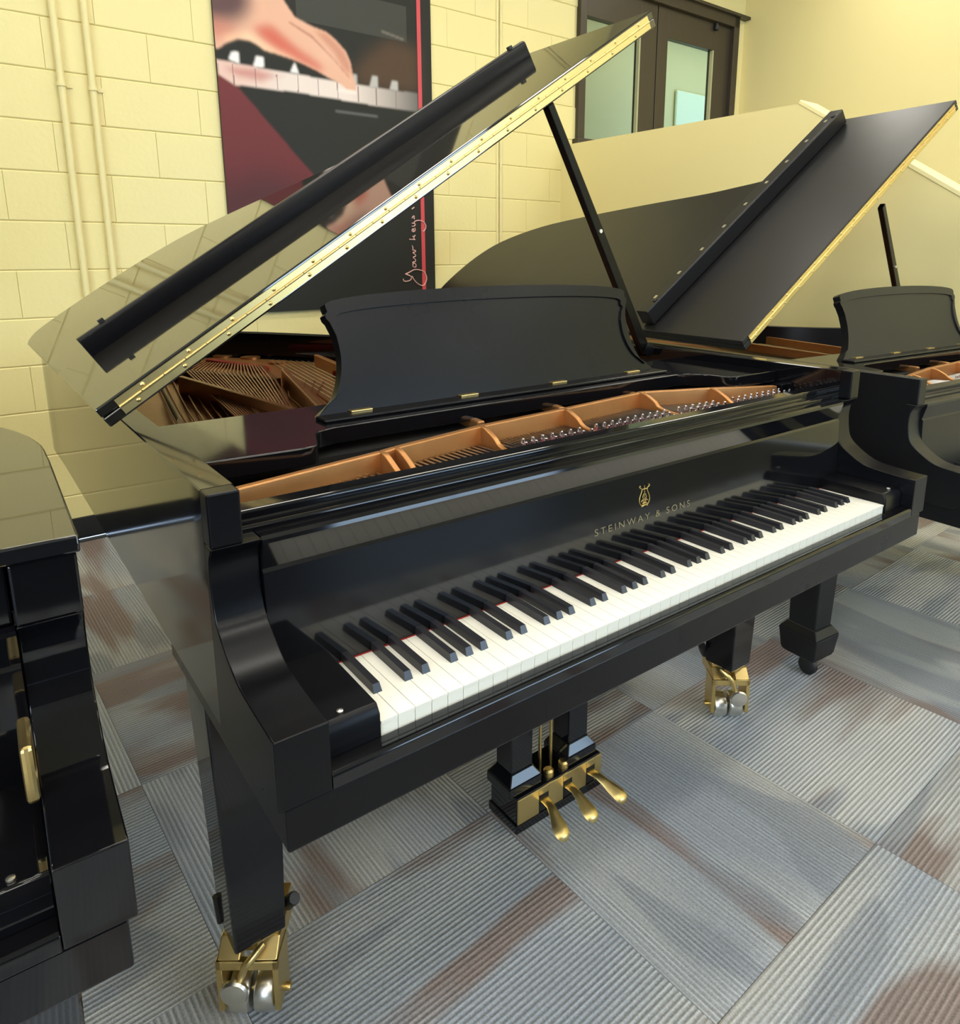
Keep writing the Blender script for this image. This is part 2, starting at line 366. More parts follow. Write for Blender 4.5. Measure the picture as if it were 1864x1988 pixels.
# high window over the stair landing
win = MB()
def fr(e0, e1, z0, z1, d0, d1): win.box(e0, e1, d0, d1, z0, z1, lambda e, d, z: wp(e, d, z))
fr(WIN[0]-.01, WIN[0]+.05, WIN[2]-.02, WIN[3]+.04, -.09, .03); fr(WIN[1]-.06, WIN[1]+.01, WIN[2]-.02, WIN[3]+.04, -.09, .03)
fr(WIN[0], WIN[1], WIN[3]-.04, WIN[3]+.04, -.09, .03)
window_1 = struct(win.obj('window_1', 'frame', bevel=.003))
MB().box(WIN[0]-.02, WIN[1]+.11, -.02, .055, WIN[3]+.035, WIN[3]+.055, lambda e, d, z: wp(e, d, z)).obj('drip_head', 'frame', window_1)
MB().box(WIN[0]-.03, WIN[1]+.02, -.02, .05, WIN[2]-.03, WIN[2]+.015, lambda e, d, z: wp(e, d, z)).obj('window_sill', 'frame', window_1, bevel=.004)
for (e0, e1, g0, g1, gt) in ((3.24, 3.985, 3.25, 3.81, 2.82), (3.995, 4.88, 4.11, 4.665, 2.825)):
    s_ = MB()
    for (x0, x1, z0, z1) in ((e0, g0, WIN[2], 3.02), (g1, e1, WIN[2], 3.02), (g0, g1, gt, 3.02), (g0, g1, WIN[2], WIN[2]+.03)):
        if x1-x0 > .002: s_.box(x0, x1, -.06, -.005, z0, z1, lambda e, d, z: wp(e, d, z))
    so = s_.obj('sash', 'frame', window_1, bevel=.003)
    MB().box(g0-.005, g1+.005, -.036, -.03, WIN[2]+.02, gt+.005, lambda e, d, z: wp(e, d, z)).obj('pane', 'glass', so)
    MB().box(g1-.012, g1+.001, -.03, -.004, WIN[2]+.03, gt, lambda e, d, z: wp(e, d, z)).obj('glazing_bead', 'corr', so)
for ec in (3.37, 4.66):
    MB().lathe([(.0, 0), (.016, 0), (.02, .012), (.02, .03), (.012, .05), (0, .05)], 10, wp(ec, .012, 2.965), 'z').obj('latch', 'rubber', window_1, smooth=40)
# passage behind the window
pb = MB()
pb.box(2.8, 9.0, -1.35, -1.25, 1.4, 3.5, lambda e, d, z: wp(e, d, z)); pb.box(2.7, 2.8, -1.35, -.16, 1.4, 3.5, lambda e, d, z: wp(e, d, z)); pb.box(9.0, 9.1, -1.35, -.16, 1.4, 3.5, lambda e, d, z: wp(e, d, z))
pb.box(2.7, 9.1, -1.35, -.16, 3.42, 3.5, lambda e, d, z: wp(e, d, z)); pb.box(2.7, 9.1, -1.35, -.16, 1.3, 1.4, lambda e, d, z: wp(e, d, z))
struct(pb.obj('wall_passage', 'corr'))
nb = MB().box(5.80, 6.7, -1.245, -1.215, 2.1, 2.90, lambda e, d, z: wp(e, d, z)).obj('notice_board', 'board', bevel=.02)
tag(nb, 'pale green board seen through the right pane of the high window', 'board')
area_light('passage_fill', wp(5.2, -.7, 3.40), (0, 0, 0), 3.5, .6, 13, (1, .94, .78))  # unseen light added to brighten the passage behind the panes

# ceiling lights: rows of long recessed fixtures
n = 0
for ei in (-3.2, -1.4, .5, 2.0, 4.1):  # the row over the stairs is added to brighten the right wall
    for di in (1.25, 2.7, 4.2, 5.9, 7.4):
        root = empty('ceiling_light', wp(ei, di, ZC), PHI)
        tag(root, 'long recessed ceiling light with a pale diffuser', 'ceiling light', 'recessed ceiling lights')
        fm = MB()
        for (x0, x1, y0, y1) in ((-.62, .62, -.17, -.14), (-.62, .62, .14, .17), (-.62, -.59, -.14, .14), (.59, .62, -.14, .14)): fm.box(x0, x1, y0, y1, -.02, .0)
        fm.obj('frame', 'ceiling', root)
        MB().box(-.59, .59, -.14, .14, -.012, -.004).obj('diffuser', 'lamp', root)

# conduits on the back wall
def conduit(e, z0, z1, r, clamps, label):
    o = MB().tube([wp(e, r+.004, z0), wp(e, r+.004, z1)], r, 14).obj('conduit', 'pipe', smooth=40)
    tag(o, label, 'conduit')
    for zc_ in clamps:
        c = MB().tube([wp(e, r+.004, zc_-.009), wp(e, r+.004, zc_+.009)], r+.004, 14)
        c.box(e, e+r+.028, 0, .006, zc_-.009, zc_+.009, lambda e_, d, z: wp(e_, d, z)); c.obj('clamp', 'pipe', o, smooth=40)
conduit(.158, .11, ZC, .0145, (.6, 1.985, 3.2), 'left of the two parallel yellow painted conduits beside the poster')
conduit(.275, .11, ZC, .0145, (.6, 1.982, 3.2), 'right of the two parallel yellow painted conduits, nearer the poster')
o = MB().tube([wp(2.53, .009, .11), wp(2.53, .009, ZC)], .0085, 10); o.box(2.50, 2.515, 0, .006, .11, ZC, lambda e_, d, z: wp(e_, d, z))
tag(o.obj('conduit', 'pipe', smooth=40), 'thin yellow painted conduit between the poster and the high window', 'conduit')
# ------------------------------------------------------------------ poster
PE0, PE1, PZ0, PZ1 = .812, 2.018, 1.0, 2.78
def poly_mask(G, P):
    x, y = G; m = np.zeros(x.shape, bool); n = len(P)
    for i in range(n):
        (x0, y0), (x1, y1) = P[i], P[(i+1) % n]
        c = ((y0 > y) != (y1 > y)); xi = (x1-x0)*(y-y0)/((y1-y0) if y1 != y0 else 1e-9)+x0
        m ^= c & (x < xi)
    return m.astype(float)
def blur(a, r):
    for ax in (0, 1):
        for _ in range(2):
            p = np.pad(a, [(r, r) if i == ax else (0, 0) for i in range(a.ndim)], mode='edge')
            c = np.cumsum(p, axis=ax); c = np.concatenate([np.zeros_like(np.take(c, [0], ax)), c], ax)
            k = 2*r+1; sl0 = [slice(None)]*a.ndim; sl1 = [slice(None)]*a.ndim
            sl0[ax] = slice(0, a.shape[ax]); sl1[ax] = slice(k, k+a.shape[ax])
            a = (c[tuple(sl1)]-c[tuple(sl0)])/k
    return a
def poster():
    NX, NZ = 300, 440
    ex = np.linspace(PE0, PE1, NX); zz = np.linspace(PZ0, PZ1, NZ)
    X, Z = np.meshgrid(ex, zz); G = (X, Z)
    img = np.zeros((NZ, NX, 3)); L = lambda *c: np.array(srgb(*c))
    img[:] = L(46, 46, 42)
    def put(mask, col, k=1.):
        nonlocal img
        mask = (mask*k)[..., None]; img = img*(1-mask)+np.asarray(col)*mask
    # brown glow of a second hand behind, softly
    put(blur(poly_mask(G, [(1.50, 2.20), (1.62, 2.33), (1.75, 2.42), (1.93, 2.40), (1.93, 2.17), (1.60, 2.16)]), 9), L(92, 70, 52), .8)
    put(poly_mask(G, [(1.22, 2.42), (1.86, 2.42), (1.86, 2.60), (1.22, 2.60)]), L(74, 74, 68), .75)
    mar = [(.795, 2.20), (.817, 2.128), (.895, 2.079), (1.264, 1.698), (1.30, 1.62), (1.10, 1.45), (.95, 1.3), (.80, 1.2)]
    put(blur(poly_mask(G, mar), 1), L(112, 54, 56)*(1+.35*(Z-1.9))[..., None])
    put(blur(poly_mask(G, [(.80, 1.15), (1.0, 1.45), (1.3, 1.62), (1.0, 1.70), (.80, 1.62)]), 14), L(74, 48, 50), .7)
    keys = [(.811, 2.179), (.989, 2.172), (1.212, 2.169), (1.418, 2.165), (1.639, 2.165), (1.925, 2.169), (1.923, 2.074), (1.662, 2.073), (1.43, 2.079), (1.206, 2.084), (.887, 2.078), (.816, 2.114)]
    fade = np.clip((X-1.50)/.42, 0, 1)[..., None]; warm = np.clip((1.15-X)/.3, 0, 1)[..., None]
    kc = L(232, 216, 206)*(1-fade)+L(112, 108, 104)*fade; kc = kc*(1-.45*warm)+L(226, 160, 140)*.45*warm
    put(blur(poly_mask(G, keys), 1), kc)
    put(blur(poly_mask(G, [(.99, 2.165), (1.10, 2.15), (1.17, 2.165), (1.06, 2.13), (1.02, 2.11), (.90, 2.12), (.84, 2.15)]), 3), L(188, 92, 84), .6)
    for t in [[(.868, 2.187), (.885, 2.223), (.917, 2.228), (.919, 2.175)], [(.986, 2.175), (1.004, 2.223), (1.042, 2.224), (1.038, 2.176)], [(1.172, 2.173), (1.199, 2.223), (1.218, 2.176)]]: put(blur(poly_mask(G, t), 1), L(246, 240, 236))
    for t in [[(1.513, 2.167), (1.52, 2.216), (1.542, 2.215), (1.544, 2.164)], [(1.616, 2.162), (1.636, 2.221), (1.668, 2.221), (1.668, 2.165)], [(1.741, 2.167), (1.757, 2.214), (1.795, 2.216), (1.796, 2.166)]]: put(blur(poly_mask(G, t), 1), L(186, 182, 176))
    for (a, c) in [((.884, 2.17), (.887, 2.078)), ((.993, 2.166), (.994, 2.081)), ((1.101, 2.154), (1.103, 2.085)), ((1.212, 2.166), (1.21, 2.085)), ((1.321, 2.163), (1.321, 2.084)), ((1.426, 2.163), (1.43, 2.079)), ((1.548, 2.157), (1.549, 2.082)), ((1.657, 2.16), (1.658, 2.076)), ((1.78, 2.16), (1.78, 2.076))]:
        put(poly_mask(G, [(a[0]-.003, a[1]), (a[0]+.003, a[1]), (c[0]+.003, c[1]), (c[0]-.003, c[1])]), L(120, 96, 90), .7)
    hand = [(.815, 2.60), (1.10, 2.60), (1.156, 2.501), (1.213, 2.431), (1.299, 2.405), (1.38, 2.391), (1.428, 2.364), (1.486, 2.316), (1.509, 2.269), (1.516, 2.226), (1.539, 2.156), (1.533, 2.129), (1.485, 2.128), (1.451, 2.155), (1.376, 2.178), (1.311, 2.204), (1.247, 2.222), (1.185, 2.238), (1.115, 2.248), (1.048, 2.255), (1.012, 2.276), (.976, 2.287), (.918, 2.286), (.867, 2.262), (.825, 2.227), (.804, 2.223)]
    put(blur(poly_mask(G, hand), 1), L(228, 178, 152))
    hm = blur(poly_mask(G, hand), 2)
    # light rim along the lower edge, red shade in the palm, dark forearm, finger shade
    put(blur(poly_mask(G, [(.86, 2.25), (.92, 2.275), (.98, 2.277), (1.05, 2.25), (1.2, 2.235), (1.2, 2.25), (1.05, 2.285), (.98, 2.32), (.86, 2.30)]), 4)*hm, L(252, 214, 178), .85)
    put(blur(poly_mask(G, [(.995, 2.346), (1.086, 2.375), (1.219, 2.289), (1.36, 2.22), (1.33, 2.20), (1.216, 2.235), (1.116, 2.265), (1.05, 2.300)]), 5)*hm, L(206, 88, 72), .85)
    put(blur(poly_mask(G, [(.79, 2.62), (.99, 2.62), (.99, 2.43), (.95, 2.375), (.886, 2.345), (.79, 2.34)]), 8)*hm, L(88, 66, 70), .95)
    put(blur(poly_mask(G, [(.79, 2.35), (.90, 2.34), (.93, 2.30), (.79, 2.26)]), 7)*hm, L(196, 92, 80), .55)
    put(blur(poly_mask(G, [(1.306, 2.393), (1.379, 2.388), (1.469, 2.328), (1.509, 2.262), (1.515, 2.205), (1.47, 2.226), (1.42, 2.30)]), 3)*hm, L(196, 128, 106), .65)
    put(blur(poly_mask(G, [(1.18, 2.40), (1.30, 2.35), (1.42, 2.26), (1.50, 2.19), (1.495, 2.20), (1.41, 2.275), (1.30, 2.362), (1.18, 2.408)]), 1)*hm, L(170, 98, 80), .75)
    put(blur(poly_mask(G, [(1.24, 2.36), (1.46, 2.20), (1.53, 2.14), (1.50, 2.16), (1.38, 2.28)]), 5)*hm, L(244, 200, 178), .6)
    put(blur(poly_mask(G, [(1.43, 2.132), (1.535, 2.135), (1.537, 2.118), (1.43, 2.118)]), 1), L(246, 226, 216))
    put(blur(poly_mask(G, [(1.41, 2.024), (1.66, 2.022), (1.66, 2.017), (1.41, 2.015)]), 1), L(120, 120, 116), .9)
    put(blur(poly_mask(G, [(1.70, 2.455), (1.84, 2.435), (1.84, 2.428), (1.70, 2.447)]), 1), L(150, 140, 126), .7)
    col = np.concatenate([np.clip(img, 0, 1), np.ones((NZ, NX, 1))], 2).reshape(-1, 4).astype(np.float32)
    board = MB().box(PE0, PE1, .001, .018, PZ0, PZ1, lambda e, d, z: wp(e, d, z)).obj('poster', 'rubber', bevel=.001)
    tag(board, 'tall dark poster of a hand on piano keys with a red stripe and handwriting', 'poster')
    V = np.zeros((NZ*NX, 3)); base = np.array(wp(0, .019, 0)); we = np.array(WE)
    V[:] = base+X.reshape(-1, 1)*we+np.stack([np.zeros(NZ*NX), np.zeros(NZ*NX), Z.reshape(-1)], 1)
    idx = np.arange(NZ*NX).reshape(NZ, NX)
    Fq = np.stack([idx[:-1, :-1], idx[:-1, 1:], idx[1:, 1:], idx[1:, :-1]], -1).reshape(-1, 4)
    me = bpy.data.meshes.new('print'); me.vertices.add(len(V)); me.vertices.foreach_set('co', V.astype(np.float32).ravel())
    me.loops.add(Fq.size); me.loops.foreach_set('vertex_index', Fq.ravel().astype(np.int32))
    me.polygons.add(len(Fq)); me.polygons.foreach_set('loop_start', np.arange(0, Fq.size, 4, dtype=np.int32))
    me.update(calc_edges=True); me.validate()
    at = me.color_attributes.new('ink', 'FLOAT_COLOR', 'POINT'); at.data.foreach_set('color', col.ravel())
    m, nt, bs = newmat('poster_print'); a = nt.nodes.new('ShaderNodeAttribute'); a.attribute_name = 'ink'
    nt.links.new(a.outputs['Color'], bs.inputs['Base Color']); bs.inputs['Roughness'].default_value = .45; bs.inputs['Specular IOR Level'].default_value = .15
    me.materials.append(m)
    po = bpy.data.objects.new('print', me); COL.objects.link(po); po.parent = board; po['label'] = 'printed photograph of a hand pressing piano keys'
    MB().box(1.925, 1.950, .0192, .0205, PZ0, PZ1, lambda e, d, z: wp(e, d, z)).obj('stripe', 'stripe', board)
    h = MB()
    SCRIPT= [[(1.793, 1.152), (1.796, 1.14), (1.814, 1.137), (1.839, 1.142), (1.848, 1.154), (1.843, 1.166), (1.808, 1.179)], [(1.808, 1.179), (1.833, 1.187), (1.869, 1.202), (1.901, 1.201), (1.937, 1.189), (1.955, 1.155), (1.946, 1.125), (1.928, 1.11), (1.899, 1.117), (1.871, 1.139), (1.852, 1.166)], [(1.862, 1.219), (1.861, 1.234), (1.87, 1.24), (1.882, 1.231), (1.88, 1.218), (1.866, 1.217)], [(1.863, 1.234), (1.861, 1.245), (1.879, 1.25), (1.878, 1.261), (1.864, 1.273), (1.88, 1.279), (1.879, 1.288), (1.863, 1.299), (1.881, 1.305), (1.879, 1.313), (1.863, 1.314), (1.864, 1.326), (1.859, 1.34)], [(1.841, 1.375), (1.881, 1.374)], [(1.864, 1.393), (1.871, 1.386), (1.874, 1.376)], [(1.871, 1.387), (1.882, 1.399)], [(1.872, 1.42), (1.871, 1.434), (1.862, 1.428), (1.863, 1.419), (1.875, 1.418), (1.883, 1.428), (1.88, 1.44)], [(1.86, 1.448), (1.876, 1.449), (1.884, 1.458), (1.877, 1.463), (1.861, 1.466)], [(1.877, 1.463), (1.881, 1.475), (1.909, 1.482), (1.941, 1.474), (1.957, 1.451), (1.947, 1.427), (1.933, 1.421)], [(1.862, 1.492), (1.871, 1.504), (1.878, 1.504), (1.876, 1.492), (1.881, 1.489)], [(1.863, 1.544), (1.88, 1.554)]]
    for s_ in SCRIPT:
        pts = catmull(s_, 5) if len(s_) > 2 else s_
        dd = .0212
        h.tube([wp(e, dd, z) for e, z in pts], .0032, 6)
    h.obj('handwriting', 'script', board, smooth=60, label='pale pink handwritten words Your keys')
poster()

# ================================================================== GRAND PIANOS
KW = .02356; XL, XR = -.1346, 1.3596; ZT = 1.01; ZB = .70
NOTES = 'ABCDEFG'
def white_mesh():
    m = MB(); g = .0005
    m.box(g, KW-g, .0012, .142, -.0065, 0); me = m.mesh('white_key', 'white'); return me
def make_piano(loc, rz, cfg):
    """cfg: label, outline (plan of the case, right front -> left front), lid ..."""
    root = empty('grand_piano', loc, rz); root.scale = (cfg.get('sx', 1.), 1, 1); sx = cfg.get('sx', 1.)
    tag(root, cfg['label'], 'piano')
    case, front, lidm = cfg['case'], cfg['front'], cfg['lidm']
    out = cfg['outline']
    O = catmull(out, 6)
    dedup = [O[0]]
    for p in O[1:]:
        if math.hypot(p[0]-dedup[-1][0], p[1]-dedup[-1][1]) > 1e-4: dedup.append(p)
    O = dedup
    # the outline runs right -> tail -> left (counter-clockwise), inside lies to its left
    I = offset(O, .040); J = offset(O, .085)
    def ring(A, B, z0, z1):
        n = len(A); v = [(p[0], p[1], z0) for p in A]+[(p[0], p[1], z1) for p in A]+[(p[0], p[1], z1) for p in B]+[(p[0], p[1], z0) for p in B]
        f = []
        for i in range(n-1):
            for a in range(4):
                c = (a+1) % 4; f.append((a*n+i, a*n+i+1, c*n+i+1, c*n+i))
        f += [(0, n, 2*n, 3*n), (n-1, 4*n-1, 3*n-1, 2*n-1)]
        return MB().add(v, f)
    n_ = len(O); c_ = .0018; loops = [(O, ZB), (O, ZT-c_), (offset(O, c_), ZT), (offset(O, .040-c_), ZT), (I, ZT-c_), (I, ZB)]
    rv = [(p[0], p[1], z) for lp_, z in loops for p in lp_]; rf = []
    for i in range(n_-1):
        for a in range(6):
            c = (a+1) % 6; rf.append((a*n_+i, a*n_+i+1, c*n_+i+1, c*n_+i))
    rf += [tuple(a*n_ for a in range(6)), tuple(a*n_+n_-1 for a in range(5, -1, -1))]
    MB().add(rv, rf).obj('rim', case, root, smooth=35, wn=True)
    ring(I, J, ZB, .925).obj('inner_rim', 'satin', root, smooth=35)
    # bottom and plate
    n = len(I)
    MB().prism([p[:2] for p in I], .885, .905, lambda x, y, z: (x, y, z)).obj('soundboard', 'pale', root)
    MB().prism([p for p in offset(O, .07) if p[1] > .40]+[], .916, .924, lambda x, y, z: (x, y, z)).obj('plate', 'bronze', root)
    if cfg.get('bars'):
        for (a, c, h) in cfg['bars']:
            a2, c2 = Vector((*a, 0)), Vector((*c, 0)); t = (c2-a2).normalized(); nn = Vector((-t.y, t.x, 0))*.008
            m = MB()
            v = [a2-nn, c2-nn, c2+nn, a2+nn]
            m.add([(p.x, p.y, .92) for p in v]+[(p.x, p.y, h) for p in v], [(0, 3, 2, 1), (4, 5, 6, 7), (0, 1, 5, 4), (1, 2, 6, 5), (2, 3, 7, 6), (3, 0, 4, 7)])
            m.obj('plate_bar', 'bronze', root, bevel=.003)
    for (hx, hy) in cfg.get('holes', []):
        h = MB().lathe([(.026, 0), (.034, 0), (.034, .006), (.026, .004)], 20, (hx, hy, .924)); ho = h.obj('plate_hole', 'bronze', root, smooth=50)
        MB().lathe([(.0001, 0), (.027, 0), (.027, .0015), (.0001, .0015)], 20, (hx, hy, .9242)).obj('opening', 'hole', ho)
    # arms: cheek block with the hollow curve down to the key block
    curve = catmull([(.142, .943), (.156, .921), (.157, .885), (.147, .846), (.116, .820), (.082, .803), (.04, .797), (-.012, .7935)], 5)
    ap = [(.30, ZB), (.30, .943)]+curve+[(-.0285, .7935), (-.0285, ZB+.0103), (.02, ZB+.0103), (.03, ZB)]
    for x0, x1 in ((XL+.0001, XL+.0605), (XR-.0605, XR-.0001)):
        ao = MB().prism(ap, x0, x1, lambda y, z, x: (x, y, z)).obj('arm', front, root, smooth=30, bevel=.0016, wn=True)
        cwd = cfg.get('cheekw', .0385); x2, x3 = (x0, x0+cwd) if x0 < .5 else (x1-cwd, x1)
        MB().box(x2, x3, .1415, .30, .9435, ZT-.0003).obj('cheek', front, ao, bevel=.0025)
    # key bed, key slip, key blocks
    MB().box(XL+.008, XR-.008, -.026, .46, .655, .7098).obj('key_bed', front, root, bevel=.003)
    sp = [(-.0285, .7098), (-.0285, .7255), (-.0255, .7290), (-.0045, .7290), (-.0035, .727), (-.0035, .7098)]
    MB().prism(sp, XL+.061, XR-.061, lambda y, z, x: (x, y, z)).obj('key_slip', cfg.get('fbm', front), root, bevel=.0012)
    KB = cfg.get('kb', .0741)
    bp = [(-.004, .711), (-.004, .758), (.004, .769), (.145, .771), (.145, .711)]
    for x0, x1 in ((XL+.0608, -.001), (52*KW+.001, XR-.0608)):
        kb = MB().prism(bp, x0, x1, lambda y, z, x: (x, y, z)).obj('key_block', front, root, smooth=40, bevel=.002)
        MB().lathe([(.004, 0), (.004, .002), (.0001, .003)], 10, (x0+.03 if x0 < .5 else x1-.03, .012, .7695)).obj('screw', 'silver', kb, smooth=40)
    # keys
    wm = cfg['wm']; bm_ = cfg['bm']
    for i in range(52):
        k = inst('white_key', wm, root, (i*KW, 0, .7456))
        if i < 51 and NOTES[i % 7] in 'ACDFG':
            dx = {'A': .0012, 'C': -.0014, 'D': .0014, 'F': -.0018, 'G': 0}[NOTES[i % 7]]
            inst('black_key', bm_, root, ((i+1)*KW+dx, 0, .7456))
    MB().box(0, 52*KW, .1404, .1430, .744, .7466).obj('name_board_felt', 'redfelt', root)
    # fall board and stretcher
    fp = [(.142, .738), (.1425, .752), (.1500, .895), (.1535, .899), (.1440, .9345), (.1450, .9395), (.1500, .943), (.175, .943), (.175, .738)]
    fb = MB().prism(fp, XL+.0612, XR-.0612, lambda y, z, x: (x, y, z)).obj('fall_board', cfg.get('fbm', front), root, smooth=25, wn=True)
    st = [(.176, .93), (.176, .9465), (.179, .9495), (.193, .9495), (.195, .952), (.195, .9605), (.198, .9635), (.2215, .9655), (.225, .9625), (.226, .93)]
    MB().prism(st, XL+.0395, XR-.0395, lambda y, z, x: (x, y, z)).obj('stretcher', cfg.get('fbm', front), root, bevel=.0012)
    # tuning pin field
    pbk = MB().box(XL+.041, XR-.041, .2262, .41, .90, .929).obj('pin_block', 'hole', root)  # coloured near black to paint in the shade around the pins
    MB().box(XL+.05, XR-.05, .418, .50, .925, .946).obj('gap_shade', 'rubber', root)  # black strip put in as the shade of the gap behind the flange
    fl = cfg['flange']
    for a, c in zip(fl[:-1], fl[1:]):
        v = []
        for (x, y, zt) in (a, c):
            v += [(x, y, .927), (x, y+.012, .927), (x, y+.016, zt), (x, y+.002, zt)]
        MB().add(v, [(0, 1, 2, 3), (4, 7, 6, 5), (0, 4, 5, 1), (1, 5, 6, 2), (2, 6, 7, 3), (3, 7, 4, 0)]).obj('plate_flange', 'bronze', root, bevel=.002)
    for (x, y, zt) in cfg['gussets']:
        gp = catmull([(y+.01, zt), (y-.012, zt-.001), (y-.04, zt-.012), (y-.06, .948), (.252, .942)], 5)+[(.252, .928), (y+.01, .928)]
        MB().prism(gp, x-.005, x+.005, lambda y_, z, x_: (x_+(y-y_)*-.06, y_, z)).obj('plate_rib', 'bronze', root, smooth=40, bevel=.002)
    if not cfg.get('nopins'):
        pm = cfg['pm']
        for r_ in range(3):
            x = .44+r_*.011
            while x < 1.30:
                near = min(abs(x-g[0]) for g in cfg['gussets'])
                if near > .014: inst('tuning_pin', pm, pbk, (x, .262+r_*.022+.004*math.sin(x*9), .930), (math.radians(7), 0, 0))
                x += .0235
        MB().box(.44, 1.27, .250, .318, .9292, .9325).obj('felt_strip', 'pinkfelt', pbk)
        sm = MB(); rs = random.Random(3)
        x = -.06
        while x < 1.28:
            near = min(abs(x-g[0]) for g in cfg['gussets'])
            yf = np.interp(x, [q[0] for q in fl], [q[1] for q in fl])
            if near > .012: sm.tube([(x, .236, .942), (x+.003, yf-.001, .938)] if x < .44 else [(x, .268+rs.random()*.03, .943), (x+.004, yf-.001, .939)], .0028 if x < .44 else .0014, 5)
            x += .0125 if x < .44 else .0085
        sm.obj('string_ends', 'steel', pbk, kind='stuff')
        # strings behind the flange
        bs = MB()
        for i in range(20):
            x0 = -.055+.0165*i
            bs = MB().tube([(x0, .42, .936), (x0+.085+.002*i, 1.02, .934), (x0+.175+.003*i, 1.60-.02*i, .930)], .0028, 6); bs.obj('bass_string', 'copper', root, smooth=60)
        ts = MB()
        for i in range(56):
            t_ = i/55.; x0 = .30+t_*.98; y1 = 1.75*(1-t_)+.78*t_; x1 = .52*(1-t_)+1.26*t_
            ts.tube([(x0, .41, .936), (x1, y1, .93)], .0012, 4)
        ts.obj('treble_strings', 'steel', root, kind='stuff')
        for i in range(24):
            f_ = i/23.; bx, by = .29+.13*f_, 1.73-.22*f_
            MB().tube([(.10+.10*f_, .75-.05*f_, .952), (.185+.16*f_, 1.50-.28*f_, .956), (bx, by, .944)], .0026, 6).obj('bass_string', 'copper', root, smooth=60)
        brp = catmull([(.15, 1.56), (.24, 1.42), (.345, 1.20)], 6)
        m = MB()
        for p, q in zip(brp[:-1], brp[1:]):
            t = Vector((q[0]-p[0], q[1]-p[1], 0)).normalized(); nn = Vector((-t.y, t.x, 0))*.016
            v = [Vector((*p, 0))-nn, Vector((*q, 0))-nn, Vector((*q, 0))+nn, Vector((*p, 0))+nn]
            m.add([(a.x, a.y, .92) for a in v]+[(a.x, a.y, .953) for a in v], [(4, 5, 6, 7), (0, 1, 5, 4), (1, 2, 6, 5), (2, 3, 7, 6), (3, 0, 4, 7)])
        m.obj('bass_bridge', 'wood', root)
        for a, c, w_, nm in (((.335, 1.79), (.425, 1.50), .014, 'redfelt'), ((.56, 1.30), (.66, 1.10), .012, 'redfelt')):
            t = (Vector((*c, 0))-Vector((*a, 0))).normalized(); nn = Vector((-t.y, t.x, 0))*w_
            v = [Vector((*a, 0))-nn, Vector((*c, 0))-nn, Vector((*c, 0))+nn, Vector((*a, 0))+nn]
            MB().add([(p.x, p.y, .924) for p in v]+[(p.x, p.y, .943) for p in v], [(0, 3, 2, 1), (4, 5, 6, 7), (0, 1, 5, 4), (1, 2, 6, 5), (2, 3, 7, 6), (3, 0, 4, 7)]).obj('stringing_felt', nm, root, bevel=.004)
        MB().tube([(.004, .83, .952), (.064, 1.24, .952)], .006, 8).obj('case_rod', 'pale', root, smooth=60)
    # ---- music shelf and desk
    if not cfg.get('closed'):
        rail = MB(); rail.box(XL+.041, XL+.062, .30, .72, .93, .9595); rail.obj('shelf_rail', 'satin', root, bevel=.002)
        rail = MB(); rail.box(XR-.062, XR-.041, .30, .72, .93, .9595); rail.obj('shelf_rail', 'satin', root, bevel=.002)
        shp = [(-.088, .352)]+catmull([(.06, .340), (.088, .347), (.105, .385), (.125, .425), (.165, .440)], 4)+catmull([(1.06, .440), (1.095, .43), (1.118, .395), (1.132, .350), (1.16, .332)], 4)+[(1.312, .328), (1.312, .63), (-.088, .63)]
        MB().prism(shp, .9605, .990, lambda x, y, z: (x, y, z)).obj('music_shelf', front if cfg.get('plain') else 'ebony', root, smooth=30, bevel=.002, wn=True)
        XM = .6125
        DO = Vector((0, .515, .9905)); dv = Vector((0, .065, .205)).normalized(); dn = Vector((0, dv.z, -dv.y))   # dn points away from the player
        half = [(.452, 0), (.440, .010), (.413, .030), (.394, .065), (.385, .105), (.386, .145), (.395, .172), (.400, .178), (.402, .186), (.396, .192), (.398, .2), (.398, .206)]
        top = [(.398*math.cos(a), .206+.024*math.sin(a)) for a in np.linspace(.0, math.pi, 15)][1:-1]
        hc = catmull(half[:6], 4)+half[6:]
        ol = [(x, v) for x, v in hc]+top+[(-x, v) for x, v in hc[::-1]]
        def dp(x, v, t): p = DO+dv*v+dn*t; return (XM+x, p.y, p.z)
        desk = MB().prism(ol, 0, .019, dp).obj('music_desk', cfg.get('deskm', 'satin'), root, smooth=35, wn=True)
        # raised border
        nn_ = len(ol); inner = []
        cen = np.array([0, .108])
        for x, v in ol:
            inner.append((x*.953, .020+(v-.0)*(.203-.020)/.23+.0 if True else v))
        v = [dp(x, vv, -.005) for x, vv in ol]+[dp(x, vv, -.005) for x, vv in inner]+[dp(x, vv, .001) for x, vv in ol]+[dp(x*.995, vv, .001) for x, vv in inner]
        f = []
        for i in range(nn_):
            j = (i+1) % nn_
            f += [(i, j, nn_+j, nn_+i), (i, 2*nn_+i, 2*nn_+j, j), (nn_+i, nn_+j, 3*nn_+j, 3*nn_+i)]
        MB().add(v, f).obj('desk_border', cfg.get('deskm', 'satin'), desk)
        MB().box(XM-.455, XM+.455, .470, .513, .9902, .9965).obj('desk_ledge', cfg.get('deskm', 'satin'), desk, bevel=.003)
        for hx in (.245, .488, .735, .978):
            MB().box(hx-.022, hx+.022, .500, .5145, .9962, .9995).obj('desk_hinge', 'brass', desk, bevel=.001)
    # ---- lid
    LO = Vector(cfg['lidO']); th = math.radians(cfg['lidA']); ly = cfg['lidY']
    def lp(s, y, h): return ((LO.x+s*math.cos(th)-h*math.sin(th))/sx, y, LO.z+s*math.sin(th)+h*math.cos(th))
    lo = cfg['lid']            # outline in lid plane, s, y
